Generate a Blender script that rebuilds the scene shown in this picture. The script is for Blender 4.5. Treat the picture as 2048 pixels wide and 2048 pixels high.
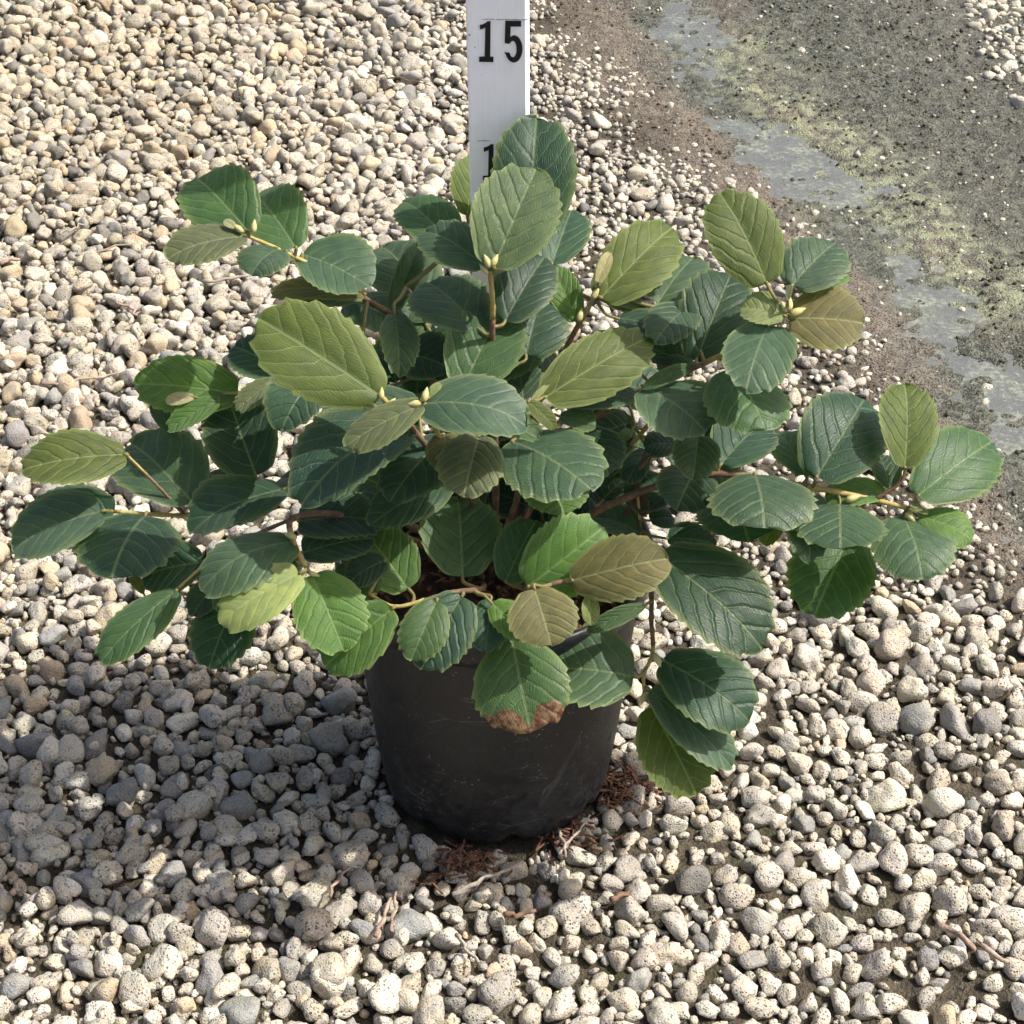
import bpy, math, random
import numpy as np
from mathutils import Vector, Matrix

# ------------------------------------------------------------------ camera, sky, sun, exposure
for o in list(bpy.data.objects): bpy.data.objects.remove(o)
scene = bpy.context.scene
COL = scene.collection
R = math.radians
F = 3750.0                                   # focal length in pixels of the 2048 px photograph
PITCH = R(36.0)
CAM = Vector((0.011, -1.027, 0.989))
cam_d = bpy.data.cameras.new('camera'); cam = bpy.data.objects.new('camera', cam_d); COL.objects.link(cam)
cam_d.sensor_width = 36; cam_d.sensor_height = 36; cam_d.lens = 36 * F / 2048
cam_d.clip_start = 0.02; cam_d.clip_end = 500
cam.location = CAM; cam.rotation_euler = (math.pi / 2 - PITCH, 0, 0)
scene.camera = cam

SUN_AZ, SUN_EL = R(91), R(53)                 # from straight ahead (+Y) towards the right (+X)
world = bpy.data.worlds.new('World'); scene.world = world; world.use_nodes = True
wn = world.node_tree; wn.nodes.clear()
sky = wn.nodes.new('ShaderNodeTexSky'); sky.sky_type = 'NISHITA'; sky.sun_disc = False
sky.sun_elevation = SUN_EL; sky.sun_rotation = SUN_AZ; sky.air_density = 0.7; sky.dust_density = 5.0; sky.ozone_density = 0.4
bg = wn.nodes.new('ShaderNodeBackground'); bg.inputs[1].default_value = 0.15
wo = wn.nodes.new('ShaderNodeOutputWorld')
wn.links.new(sky.outputs[0], bg.inputs[0]); wn.links.new(bg.outputs[0], wo.inputs[0])
sun_d = bpy.data.lights.new('sun', 'SUN'); sun = bpy.data.objects.new('sun', sun_d); COL.objects.link(sun)
sun_d.energy = 4.6; sun_d.angle = R(0.6); sun_d.color = (1.0, 0.96, 0.90)
SUN = Vector((math.sin(SUN_AZ) * math.cos(SUN_EL), math.cos(SUN_AZ) * math.cos(SUN_EL), math.sin(SUN_EL)))
sun.rotation_euler = (-SUN).to_track_quat('-Z', 'Y').to_euler()
sun.location = (1.5, 0.8, 2.5)
vs = scene.view_settings
vs.view_transform = 'Standard'; vs.look = 'None'; vs.exposure = 0.57; vs.gamma = 1.0; vs.use_curve_mapping = False

scene.cycles.max_bounces = 6; scene.cycles.diffuse_bounces = 3; scene.cycles.glossy_bounces = 2; scene.cycles.transparent_max_bounces = 6
scene.cycles.adaptive_threshold = 0.03

# ------------------------------------------------------------------ helpers
FWD = Vector((0, math.cos(PITCH), -math.sin(PITCH)))
UPV = Vector((0, math.sin(PITCH), math.cos(PITCH)))
RGT = Vector((1, 0, 0))
def ray(px, py): return FWD + RGT * ((px - 1024) / F) + UPV * ((1024 - py) / F)
def at_y(px, py, y):
    d = ray(px, py); return CAM + d * ((y - CAM.y) / d.y)
def at_z(px, py, z=0.0):
    d = ray(px, py); return CAM + d * ((z - CAM.z) / d.z)
def project(x, y, z):
    dx, dy, dz = x - CAM.x, y - CAM.y, z - CAM.z
    dep = dy * FWD.y + dz * FWD.z
    return 1024 + F * dx / dep, 1024 - F * (dy * UPV.y + dz * UPV.z) / dep, dep

def link(o, parent=None):
    COL.objects.link(o)
    if parent is not None: o.parent = parent
    return o
def tag(o, label=None, cat=None, group=None, kind=None):
    if label: o['label'] = label
    if cat: o['category'] = cat
    if group: o['group'] = group
    if kind: o['kind'] = kind
    return o
def empty(name, loc=(0, 0, 0)):
    o = bpy.data.objects.new(name, None); o.location = loc; o.empty_display_size = 0.02
    return link(o)
def mesh_obj(name, verts, faces, mat, parent=None, smooth=True):
    me = bpy.data.meshes.new(name); me.from_pydata([tuple(v) for v in verts], [], faces)
    if smooth: me.polygons.foreach_set('use_smooth', [True] * len(me.polygons))
    me.update()
    if mat: me.materials.append(mat)
    return link(bpy.data.objects.new(name, me), parent)
def fast_mesh(name, V, Fc, mat):
    """V (n,3), Fc (m,k) arrays to a smooth mesh"""
    me = bpy.data.meshes.new(name)
    n, (m, k) = len(V), Fc.shape
    me.vertices.add(n); me.vertices.foreach_set('co', np.ascontiguousarray(V, dtype=np.float32).ravel())
    me.loops.add(m * k); me.loops.foreach_set('vertex_index', np.ascontiguousarray(Fc, dtype=np.int32).ravel())
    me.polygons.add(m)
    me.polygons.foreach_set('loop_start', np.arange(0, m * k, k, dtype=np.int32))
    me.polygons.foreach_set('use_smooth', np.ones(m, dtype=bool))
    me.update(calc_edges=True); me.validate()
    if mat: me.materials.append(mat)
    return me
def tube(points, radii, sides=7):
    """verts, faces of a tapered tube through points"""
    V, Fc = [], []
    P = [Vector(p) for p in points]
    up = Vector((0.31, 0.17, 0.93))
    for i, p in enumerate(P):
        t = (P[min(i + 1, len(P) - 1)] - P[max(i - 1, 0)]).normalized()
        a = t.cross(up); a = a.normalized() if a.length > 1e-4 else t.orthogonal().normalized()
        b = t.cross(a)
        for k in range(sides):
            ang = 2 * math.pi * k / sides
            V.append(p + (a * math.cos(ang) + b * math.sin(ang)) * radii[i])
    for i in range(len(P) - 1):
        for k in range(sides):
            k2 = (k + 1) % sides
            Fc.append((i * sides + k, i * sides + k2, (i + 1) * sides + k2, (i + 1) * sides + k))
    Fc.append(tuple(range(sides - 1, -1, -1)))
    Fc.append(tuple((len(P) - 1) * sides + k for k in range(sides)))
    return V, Fc
def smooth_path(pts, n=6):
    """Catmull-Rom resample"""
    P = [Vector(p) for p in pts]
    P = [P[0] * 2 - P[1]] + P + [P[-1] * 2 - P[-2]]
    out = []
    for i in range(1, len(P) - 2):
        for k in range(n):
            t = k / n
            p0, p1, p2, p3 = P[i - 1], P[i], P[i + 1], P[i + 2]
            out.append(0.5 * (2 * p1 + (p2 - p0) * t + (2 * p0 - 5 * p1 + 4 * p2 - p3) * t * t + (3 * p1 - p0 - 3 * p2 + p3) * t ** 3))
    out.append(P[-2].copy())
    return out

def vnoise(x, y, seed=0):
    """vectorised 2-D value noise, 0..1"""
    xi, yi = np.floor(x).astype(np.int64), np.floor(y).astype(np.int64)
    fx, fy = x - xi, y - yi
    fx = fx * fx * (3 - 2 * fx); fy = fy * fy * (3 - 2 * fy)
    def h(a, b):
        n = (a * 374761393 + b * 668265263 + seed * 1442695041) & 0xffffffff
        n = ((n ^ (n >> 13)) * 1274126177) & 0xffffffff
        return ((n ^ (n >> 16)) & 0xffff) / 65535.0
    return (h(xi, yi) * (1 - fx) + h(xi + 1, yi) * fx) * (1 - fy) + (h(xi, yi + 1) * (1 - fx) + h(xi + 1, yi + 1) * fx) * fy
def fbm(x, y, oct=4, seed=0):
    s, a, tot = 0, 1.0, 0
    for k in range(oct):
        s = s + a * vnoise(x * 2 ** k, y * 2 ** k, seed + k); tot += a; a *= 0.5
    return s / tot
def sstep(a, b, x):
    t = np.clip((x - a) / (b - a), 0, 1); return t * t * (3 - 2 * t)

# node helper
class NT:
    def __init__(self, name):
        self.m = bpy.data.materials.new(name); self.m.use_nodes = True
        self.t = self.m.node_tree; self.t.nodes.clear()
        self.out = self.t.nodes.new('ShaderNodeOutputMaterial')
    def n(self, typ, **kw):
        nd = self.t.nodes.new('ShaderNode' + typ)
        for k, v in kw.items():
            if k.startswith('i_'):
                key = k[2:]
                key = int(key) if key.isdigit() else key.replace('_', ' ')
                s = nd.inputs[key]
                if isinstance(v, bpy.types.NodeSocket): self.t.links.new(v, s)
                else: s.default_value = v
            else: setattr(nd, k, v)
        return nd
    def math(self, op, a, b=0.0, c=0.0, clamp=False):
        nd = self.t.nodes.new('ShaderNodeMath'); nd.operation = op; nd.use_clamp = clamp
        for i, v in enumerate((a, b, c)):
            if isinstance(v, bpy.types.NodeSocket): self.t.links.new(v, nd.inputs[i])
            else: nd.inputs[i].default_value = v
        return nd.outputs[0]
    def mix(self, fac, a, b, blend='MIX'):
        nd = self.t.nodes.new('ShaderNodeMix'); nd.data_type = 'RGBA'; nd.blend_type = blend
        for s, v in ((nd.inputs[0], fac), (nd.inputs[6], a), (nd.inputs[7], b)):
            if isinstance(v, bpy.types.NodeSocket): self.t.links.new(v, s)
            else: s.default_value = v if not isinstance(v, tuple) or len(v) == 4 else (*v, 1)
        return nd.outputs[2]
    def ramp(self, x, lo, hi):
        nd = self.t.nodes.new('ShaderNodeMapRange'); nd.interpolation_type = 'SMOOTHSTEP'
        self.t.links.new(x, nd.inputs[0]); nd.inputs[1].default_value = lo; nd.inputs[2].default_value = hi
        return nd.outputs[0]
    def noise(self, scale, detail=3.0, vec=None, rough=0.55):
        nd = self.n('TexNoise', i_Scale=scale, i_Detail=detail, i_Roughness=rough)
        if vec is not None: self.t.links.new(vec, nd.inputs['Vector'])
        return nd.outputs[0]
    def bump(self, h, strength, dist, normal=None):
        nd = self.n('Bump', i_Strength=strength, i_Distance=dist, i_Height=h)
        if normal is not None: self.t.links.new(normal, nd.inputs['Normal'])
        return nd.outputs[0]
    def finish(self, sh): self.t.links.new(sh, self.out.inputs[0]); return self.m

# ------------------------------------------------------------------ materials
def stone_material(name, per_object):
    k = NT(name)
    geo = k.n('NewGeometry')
    if per_object:
        oi = k.n('ObjectInfo'); col, pit = oi.outputs['Color'], oi.outputs['Alpha']
    else:
        at = k.n('Attribute', attribute_name='tint'); col, pit = at.outputs['Color'], at.outputs['Alpha']
    pos = geo.outputs['Position']
    big = k.noise(110, 2, pos); fine = k.noise(800, 1, pos)
    vo = k.n('TexVoronoi', i_Scale=430.0, i_Vector=pos)
    gate = k.math('MULTIPLY', pit, k.ramp(k.noise(170, 1, pos), 0.38, 0.60))
    hole = k.math('MULTIPLY', k.math('SUBTRACT', 1.0, k.ramp(vo.outputs[0], 0.18, 0.40)), gate)
    holes = hole
    c = k.mix(k.ramp(big, 0.35, 0.7), col, k.mix(1.0, col, (1.12, 1.06, 0.92), 'MULTIPLY'))
    c = k.mix(k.ramp(fine, 0.35, 0.65), k.mix(1.0, c, (0.80, 0.80, 0.80), 'MULTIPLY'), k.mix(1.0, c, (1.1, 1.1, 1.1), 'MULTIPLY'))
    c = k.mix(k.math('MULTIPLY', holes, 0.7), c, (0.065, 0.060, 0.050))
    h = k.math('SUBTRACT', k.math('ADD', k.math('MULTIPLY', big, 0.5), k.math('MULTIPLY', fine, 0.35)), k.math('MULTIPLY', holes, 0.9))
    p = k.n('BsdfPrincipled', i_Base_Color=c, i_Roughness=0.82, i_Normal=k.bump(h, 0.9, 0.0026))
    p.inputs['Specular IOR Level'].default_value = 0.25
    return k.finish(p.outputs[0])
M_stone = stone_material('gravel_stone', False)
M_stone_obj = stone_material('gravel_stone_single', True)

def ground_material():
    k = NT('ground_soil')
    geo = k.n('NewGeometry'); pos = geo.outputs['Position']
    at = k.n('Attribute', attribute_name='mask')         # r mud, g wet, b algae, a far gravel
    sp = k.n('SeparateColor'); k.t.links.new(at.outputs['Color'], sp.inputs[0])
    mud, wet, alg = sp.outputs[0], sp.outputs[1], sp.outputs[2]
    n1, n2, n3 = k.noise(14, 4, pos), k.noise(90, 4, pos), k.noise(420, 3, pos)
    soil = k.mix(k.ramp(n2, 0.3, 0.7), (0.035, 0.028, 0.018), (0.095, 0.078, 0.052))
    soil = k.mix(k.ramp(n1, 0.52, 0.70), soil, (0.048, 0.048, 0.020))
    mudc = k.mix(k.ramp(n2, 0.3, 0.7), (0.125, 0.103, 0.078), (0.225, 0.192, 0.148))
    mudc = k.mix(k.ramp(n1, 0.45, 0.75), mudc, (0.19, 0.165, 0.125))
    mudc = k.mix(k.ramp(n3, 0.50, 0.62), mudc, (0.048, 0.038, 0.028))
    c = k.mix(mud, soil, mudc)
    wetc = k.mix(k.ramp(n2, 0.32, 0.65), (0.060, 0.064, 0.046), (0.150, 0.150, 0.110))
    wetc = k.mix(k.ramp(n3, 0.50, 0.62), wetc, (0.018, 0.021, 0.015))
    wetc = k.mix(k.ramp(k.noise(190, 3, pos), 0.56, 0.66), wetc, (0.022, 0.025, 0.017))
    c = k.mix(wet, c, wetc)
    algc = k.mix(k.ramp(n3, 0.35, 0.6), (0.15, 0.16, 0.085), (0.30, 0.31, 0.20))
    c = k.mix(k.math('MULTIPLY', alg, k.ramp(k.noise(55, 4, pos), 0.40, 0.60)), c, algc)
    vo = k.n('TexVoronoi', i_Scale=70.0, i_Vector=pos, i_Randomness=1.0)
    spk = k.math('MULTIPLY', k.math('SUBTRACT', 1.0, k.ramp(vo.outputs[0], 0.10, 0.2)), k.ramp(k.noise(33, 2, pos), 0.5, 0.58))
    c = k.mix(k.math('MULTIPLY', spk, 0.8), c, (0.40, 0.38, 0.31))
    far = at.outputs['Alpha']                            # gravel too far off to model
    vf = k.n('TexVoronoi', i_Scale=75.0, i_Vector=pos)
    fc = k.mix(k.ramp(vf.outputs[0], 0.25, 0.7), k.mix(0.5, vf.outputs['Color'], (0.42, 0.39, 0.32)), (0.10, 0.09, 0.07))
    fc = k.mix(0.55, fc, (0.34, 0.315, 0.26))
    c = k.mix(far, c, fc)
    h = k.math('ADD', k.math('MULTIPLY', n2, 0.6), k.math('MULTIPLY', n3, 0.5))
    rough = k.math('SUBTRACT', 0.9, k.math('MULTIPLY', wet, 0.58))
    p = k.n('BsdfPrincipled', i_Base_Color=c, i_Roughness=rough, i_Normal=k.bump(h, 1.0, 0.010))
    p.inputs['Specular IOR Level'].default_value = 0.35
    return k.finish(p.outputs[0])
M_ground = ground_material()

def water_material():
    k = NT('puddle_water')
    geo = k.n('NewGeometry'); pos = geo.outputs['Position']
    scum = k.ramp(k.math('ADD', k.math('MULTIPLY', k.noise(24, 5, pos, 0.7), 0.6), k.math('MULTIPLY', k.noise(170, 3, pos), 0.4)), 0.46, 0.66)
    c = k.mix(scum, (0.17, 0.18, 0.175), (0.25, 0.265, 0.20))
    p = k.n('BsdfPrincipled', i_Base_Color=c, i_Roughness=k.math('ADD', 0.05, k.math('MULTIPLY', scum, 0.4)),
            i_Normal=k.bump(k.noise(70, 2, pos), 0.10, 0.002))
    p.inputs['IOR'].default_value = 1.33
    tr = k.n('BsdfTransparent')
    mx = k.n('MixShader', i_0=k.math('ADD', 0.55, k.math('MULTIPLY', scum, 0.3)))
    k.t.links.new(tr.outputs[0], mx.inputs[1]); k.t.links.new(p.outputs[0], mx.inputs[2])
    return k.finish(mx.outputs[0])
M_water = water_material()

def leaf_material():
    k = NT('leaf_blade')
    uv = k.n('UVMap', uv_map='UVMap'); sp = k.n('SeparateXYZ'); k.t.links.new(uv.outputs[0], sp.inputs[0])
    t, v = sp.outputs[0], sp.outputs[1]
    ax = k.math('ABSOLUTE', k.math('MULTIPLY', k.math('SUBTRACT', v, 0.5), 2.0))
    oi = k.n('ObjectInfo'); base, youth, rnd = oi.outputs['Color'], oi.outputs['Alpha'], oi.outputs['Random']
    edge = k.n('Attribute', attribute_name='edge').outputs['Fac']
    burn = k.n('Attribute', attribute_name='burn').outputs['Fac']
    geo = k.n('NewGeometry'); pos = geo.outputs['Position']
    vecn = k.n('CombineXYZ', i_0=k.math('ADD', t, k.math('MULTIPLY', rnd, 37.0)), i_1=v, i_2=rnd).outputs[0]
    wob = k.math('MULTIPLY', k.math('SUBTRACT', k.noise(5, 2, vecn), 0.5), 0.12)
    ph = k.math('MULTIPLY', k.math('ADD', k.math('SUBTRACT', t, k.math('MULTIPLY', ax, k.math('ADD', 0.30, k.math('MULTIPLY', ax, 0.20)))), wob), 5.6)
    d = k.math('ABSOLUTE', k.math('SUBTRACT', k.math('FRACT', ph), 0.5))       # 0 on a lateral vein
    lat = k.math('SUBTRACT', 1.0, k.ramp(d, 0.008, 0.040))
    mid = k.math('SUBTRACT', 1.0, k.ramp(ax, 0.012, 0.045))
    vein = k.math('MAXIMUM', lat, mid)
    # ladder veins between the laterals
    q = k.math('ADD', k.math('MULTIPLY', ax, 17.0), k.math('ADD', k.math('MULTIPLY', t, 9.0), k.math('MULTIPLY', k.noise(14, 2, vecn), 3.2)))
    lad = k.math('ABSOLUTE', k.math('SUBTRACT', k.math('FRACT', q), 0.5))
    ladm = k.math('SUBTRACT', 1.0, k.ramp(lad, 0.03, 0.16))
    mot = k.noise(6, 4, vecn)
    fine = k.noise(60, 3, vecn)
    c = k.mix(k.ramp(mot, 0.3, 0.72), k.mix(1.0, base, (0.78, 0.82, 0.85), 'MULTIPLY'), k.mix(1.0, base, (1.25, 1.16, 1.0), 'MULTIPLY'))
    c = k.mix(k.math('MULTIPLY', ladm, 0.20), c, k.mix(1.0, base, (1.7, 1.6, 1.4), 'MULTIPLY'))
    c = k.mix(k.math('MULTIPLY', fine, 0.18), c, k.mix(1.0, base, (0.6, 0.6, 0.6), 'MULTIPLY'))
    veinc = k.mix(0.42, base, (0.36, 0.40, 0.20))
    c = k.mix(k.math('MULTIPLY', vein, k.math('ADD', 0.45, k.math('MULTIPLY', youth, 0.3))), c, veinc)
    c = k.mix(k.math('MULTIPLY', edge, 0.55), c, k.mix(0.5, base, (0.38, 0.42, 0.16)))
    c = k.mix(k.ramp(k.math('ADD', burn, k.math('MULTIPLY', k.math('SUBTRACT', k.noise(9, 4, vecn), 0.5), 0.9)), 0.42, 0.58), c, k.mix(k.ramp(k.noise(16, 4, vecn), 0.4, 0.62), (0.075, 0.030, 0.016), (0.19, 0.115, 0.055)))
    pet = k.math('LESS_THAN', t, -0.01)
    c = k.mix(pet, c, (0.22, 0.185, 0.075))
    pleat = k.ramp(d, 0.0, 0.22)
    quilt = k.math('ADD', 0.25, k.math('MULTIPLY', k.math('FRACT', k.math('MULTIPLY', rnd, 7.0)), 0.75))
    h = k.math('ADD', k.math('ADD', k.math('MULTIPLY', pleat, 1.0), k.math('MULTIPLY', ladm, -0.60)), k.math('MULTIPLY', k.noise(22, 3, vecn), 0.35))
    h = k.math('MULTIPLY', k.math('SUBTRACT', h, k.math('MULTIPLY', mid, 0.6)), quilt)
    nb = k.bump(h, 0.6, 0.0011)
    p = k.n('BsdfPrincipled', i_Base_Color=c, i_Normal=nb,
            i_Roughness=k.math('ADD', 0.47, k.math('MULTIPLY', youth, 0.16)))
    p.inputs['Specular IOR Level'].default_value = 0.36
    p.inputs['Sheen Weight'].default_value = 0.10; p.inputs['Sheen Roughness'].default_value = 0.4
    tc = k.mix(1.0, c, (1.7, 2.3, 0.55), 'MULTIPLY')
    tr = k.n('BsdfTranslucent', i_Color=tc, i_Normal=nb)
    mx = k.n('MixShader', i_0=0.30)
    k.t.links.new(p.outputs[0], mx.inputs[1]); k.t.links.new(tr.outputs[0], mx.inputs[2])
    return k.finish(mx.outputs[0])
M_leaf = leaf_material()

def plain_noise_mat(name, a, b, scale, rough=0.7, bump=0.4, dist=0.001, spec=0.3, stretch=(1, 1, 1)):
    k = NT(name)
    tc = k.n('TexCoord'); mp = k.n('Mapping'); k.t.links.new(tc.outputs['Object'], mp.inputs[0]); mp.inputs['Scale'].default_value = stretch
    n1, n2 = k.noise(scale, 4, mp.outputs[0]), k.noise(scale * 5, 3, mp.outputs[0])
    c = k.mix(k.ramp(k.math('ADD', k.math('MULTIPLY', n1, 0.6), k.math('MULTIPLY', n2, 0.4)), 0.35, 0.65), a, b)
    p = k.n('BsdfPrincipled', i_Base_Color=c, i_Roughness=rough, i_Normal=k.bump(n2, bump, dist))
    p.inputs['Specular IOR Level'].default_value = spec
    return k.finish(p.outputs[0])
M_bark = plain_noise_mat('brown_bark', (0.10, 0.055, 0.032), (0.20, 0.125, 0.075), 160, 0.7)
M_green_stem = plain_noise_mat('young_stem', (0.30, 0.20, 0.065), (0.38, 0.33, 0.11), 120, 0.6)
M_bud = plain_noise_mat('bud_scale', (0.36, 0.34, 0.12), (0.46, 0.42, 0.20), 200, 0.65)
M_twig = plain_noise_mat('dry_twig', (0.20, 0.13, 0.095), (0.40, 0.31, 0.24), 130, 0.8)
M_twig_grey = plain_noise_mat('grey_twig', (0.20, 0.175, 0.14), (0.36, 0.32, 0.26), 130, 0.8)
M_soil = plain_noise_mat('potting_soil', (0.018, 0.011, 0.007), (0.085, 0.040, 0.022), 140, 0.9, 1.0, 0.004)
M_mulch = plain_noise_mat('bark_fibre', (0.060, 0.028, 0.018), (0.19, 0.095, 0.055), 160, 0.85)
M_ink = plain_noise_mat('black_numeral', (0.006, 0.005, 0.006), (0.012, 0.010, 0.011), 300, 0.5)
M_pencil = plain_noise_mat('worn_mark', (0.22, 0.23, 0.24), (0.55, 0.56, 0.57), 400, 0.7)

def pot_material():
    k = NT('black_pot_plastic')
    tc = k.n('TexCoord'); P = tc.outputs['Object']
    sp = k.n('SeparateXYZ'); k.t.links.new(P, sp.inputs[0]); z = sp.outputs[2]
    n1, n2, n3 = k.noise(16, 5, P), k.noise(120, 4, P), k.noise(700, 2, P)
    low = k.math('SUBTRACT', 1.0, k.ramp(z, 0.005, 0.135))
    dust = k.math('MULTIPLY', k.ramp(k.math('ADD', k.math('MULTIPLY', n1, 0.45), k.math('MULTIPLY', n2, 0.55)), 0.46, 0.62),
                  k.math('ADD', 0.30, k.math('MULTIPLY', low, 0.70)))
    mp = k.n('Mapping'); k.t.links.new(P, mp.inputs[0]); mp.inputs['Scale'].default_value = (1, 1, 3.2); mp.inputs['Rotation'].default_value = (0.4, 0.25, 0.3)
    vo = k.n('TexVoronoi', feature='DISTANCE_TO_EDGE', i_Scale=26.0); k.t.links.new(mp.outputs[0], vo.inputs['Vector'])
    scr = k.math('MULTIPLY', k.math('SUBTRACT', 1.0, k.ramp(vo.outputs[0], 0.004, 0.018)), k.ramp(k.noise(30, 2, P), 0.54, 0.62))
    vs_ = k.n('TexVoronoi', i_Scale=210.0); k.t.links.new(P, vs_.inputs['Vector'])
    fleck = k.math('MULTIPLY', k.math('SUBTRACT', 1.0, k.ramp(vs_.outputs[0], 0.08, 0.18)), k.ramp(k.noise(50, 2, P), 0.48, 0.58))
    c = k.mix(n2, (0.007, 0.0075, 0.0085), (0.016, 0.016, 0.017))
    c = k.mix(k.math('MULTIPLY', dust, 0.62), c, k.mix(k.ramp(n2, 0.35, 0.65), (0.054, 0.050, 0.043), (0.028, 0.029, 0.031)))
    c = k.mix(k.math('MULTIPLY', scr, 0.6), c, (0.14, 0.135, 0.125))
    c = k.mix(k.math('MULTIPLY', fleck, 0.7), c, (0.24, 0.22, 0.19))
    h = k.math('ADD', k.math('MULTIPLY', n2, 0.5), k.math('MULTIPLY', n3, 0.3))
    p = k.n('BsdfPrincipled', i_Base_Color=c, i_Roughness=k.math('ADD', 0.42, k.math('MULTIPLY', dust, 0.4)), i_Normal=k.bump(h, 0.45, 0.0015))
    p.inputs['Specular IOR Level'].default_value = 0.38
    return k.finish(p.outputs[0])
M_pot = pot_material()

def board_material():
    k = NT('white_painted_wood')
    tc = k.n('TexCoord'); P = tc.outputs['Object']
    mp = k.n('Mapping'); k.t.links.new(P, mp.inputs[0]); mp.inputs['Scale'].default_value = (1, 1, 0.05)
    g = k.noise(420, 4, mp.outputs[0]); n = k.noise(28, 4, P)
    vo = k.n('TexVoronoi', i_Scale=95.0); k.t.links.new(P, vo.inputs['Vector'])
    chip = k.math('MULTIPLY', k.math('SUBTRACT', 1.0, k.ramp(vo.outputs[0], 0.05, 0.11)), k.ramp(k.noise(40, 2, P), 0.55, 0.62))
    c = k.mix(k.ramp(n, 0.35, 0.7), (0.92, 0.92, 0.915), (0.85, 0.86, 0.86))
    c = k.mix(k.math('MULTIPLY', k.ramp(g, 0.58, 0.75), 0.25), c, (0.45, 0.44, 0.42))
    c = k.mix(k.math('MULTIPLY', chip, 0.7), c, (0.30, 0.27, 0.23))
    p = k.n('BsdfPrincipled', i_Base_Color=c, i_Roughness=0.5, i_Normal=k.bump(g, 0.3, 0.0006))
    return k.finish(p.outputs[0])
M_board = board_material()

# ------------------------------------------------------------------ ground, puddle
rng = np.random.default_rng(7)
def gpts(pl): return np.array([[at_z(a, b).x, at_z(a, b).y] for a, b in pl])
bound = gpts([(2300, 1330), (2048, 1190), (1890, 1030), (1760, 880), (1650, 700), (1540, 560), (1430, 430), (1300, 320), (1180, 150), (1100, 0), (1040, -160)])
pud = gpts([(2200, 1100), (2048, 890), (1930, 740), (1850, 600), (1780, 500), (1700, 415), (1600, 330), (1520, 262), (1440, 190), (1390, 90), (1330, 0), (1270, -150)])
alg_l = gpts([(1960, 600), (1860, 490), (1770, 410), (1690, 330), (1600, 250), (1500, 170), (1440, 100)])
def xb(y): return np.interp(y, bound[:, 1], bound[:, 0]) 
def seg_dist(x, y, pl):
    d = np.full(np.shape(x), 9.0)
    for (ax_, ay_), (bx_, by_) in zip(pl[:-1], pl[1:]):
        vx, vy = bx_ - ax_, by_ - ay_
        t = np.clip(((x - ax_) * vx + (y - ay_) * vy) / (vx * vx + vy * vy), 0, 1)
        d = np.minimum(d, np.hypot(x - ax_ - t * vx, y - ay_ - t * vy))
    return d
def mud_mask(x, y):
    d = x - xb(y) + (fbm(x * 9, y * 9, 3, 5) - 0.5) * 0.16
    return sstep(-0.07, 0.06, d)
def far_gravel(x, y):
    px, py, _ = project(x, y, 0 * x)
    return sstep(1900, 2020, px - 0.4 * py) * sstep(250, 90, py)
def wet_mask(x, y):
    right = sstep(0.02, 0.16, x - np.interp(y, pud[:, 1], pud[:, 0]) + (fbm(x * 7, y * 7, 3, 11) - 0.5) * 0.2 + 0.05)
    near = sstep(0.085, 0.02, seg_dist(x, y, pud) + (fbm(x * 16, y * 12, 3, 12) - 0.5) * 0.09)
    return np.clip(np.maximum(near, right * (0.62 + 0.5 * fbm(x * 5, y * 5, 3, 33))), 0, 1)
def ground_z(x, y):
    m = mud_mask(x, y)
    g = -0.0045 + 0.006 * (fbm(x * 12, y * 12, 3, 1) - 0.5)
    mud = 0.001 + 0.009 * (fbm(x * 10, y * 10, 3, 2) - 0.5) + 0.013 * (fbm(x * 60, y * 60, 3, 3) - 0.5) + 0.004 * (vnoise(x * 150, y * 150, 8) - 0.5)
    dip = sstep(0.10, 0.0, seg_dist(x, y, pud) + (fbm(x * 11, y * 11, 4, 12) - 0.5) * 0.15)
    left = 0.035 * sstep(-0.25, -1.1, x) * sstep(0.2, 1.6, y)          # the gravel heaps up a little at the back left
    return g * (1 - m) + (mud - 0.008 * dip) * m + left
xs = np.concatenate([-np.geomspace(90, 1.05, 40), np.arange(-1.0, 0.05, 0.010), np.arange(0.05, 1.3, 0.0062), np.geomspace(1.32, 90, 40)])
ys = np.concatenate([-np.geomspace(60, 0.56, 30), np.arange(-0.55, 2.1, 0.0075), np.geomspace(2.12, 120, 50)])
GX, GY = np.meshgrid(xs, ys)
GZ = ground_z(GX, GY)
nx_, ny_ = len(xs), len(ys)
idx = np.arange(nx_ * ny_).reshape(ny_, nx_)
quads = np.stack([idx[:-1, :-1], idx[:-1, 1:], idx[1:, 1:], idx[1:, :-1]], -1).reshape(-1, 4)
gme = fast_mesh('ground', np.stack([GX, GY, GZ], -1).reshape(-1, 3), quads, M_ground)
mk = gme.color_attributes.new('mask', 'FLOAT_COLOR', 'POINT')
mud = mud_mask(GX, GY)
algm = sstep(0.10, 0.01, seg_dist(GX, GY, alg_l) + (fbm(GX * 12, GY * 9, 3, 21) - 0.5) * 0.12)
inb = ((GX > -1.80) & (GX < 1.25) & (GY > -0.70) & (GY < 2.50))
farm = np.where(inb, 0.0, 1.0) * (1 - mud * (GX > 0))
mk.data.foreach_set('color', np.stack([mud, wet_mask(GX, GY) * mud, algm * mud, farm], -1).astype(np.float32).ravel())
ground = tag(link(bpy.data.objects.new('ground', gme)), kind='structure')

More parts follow.
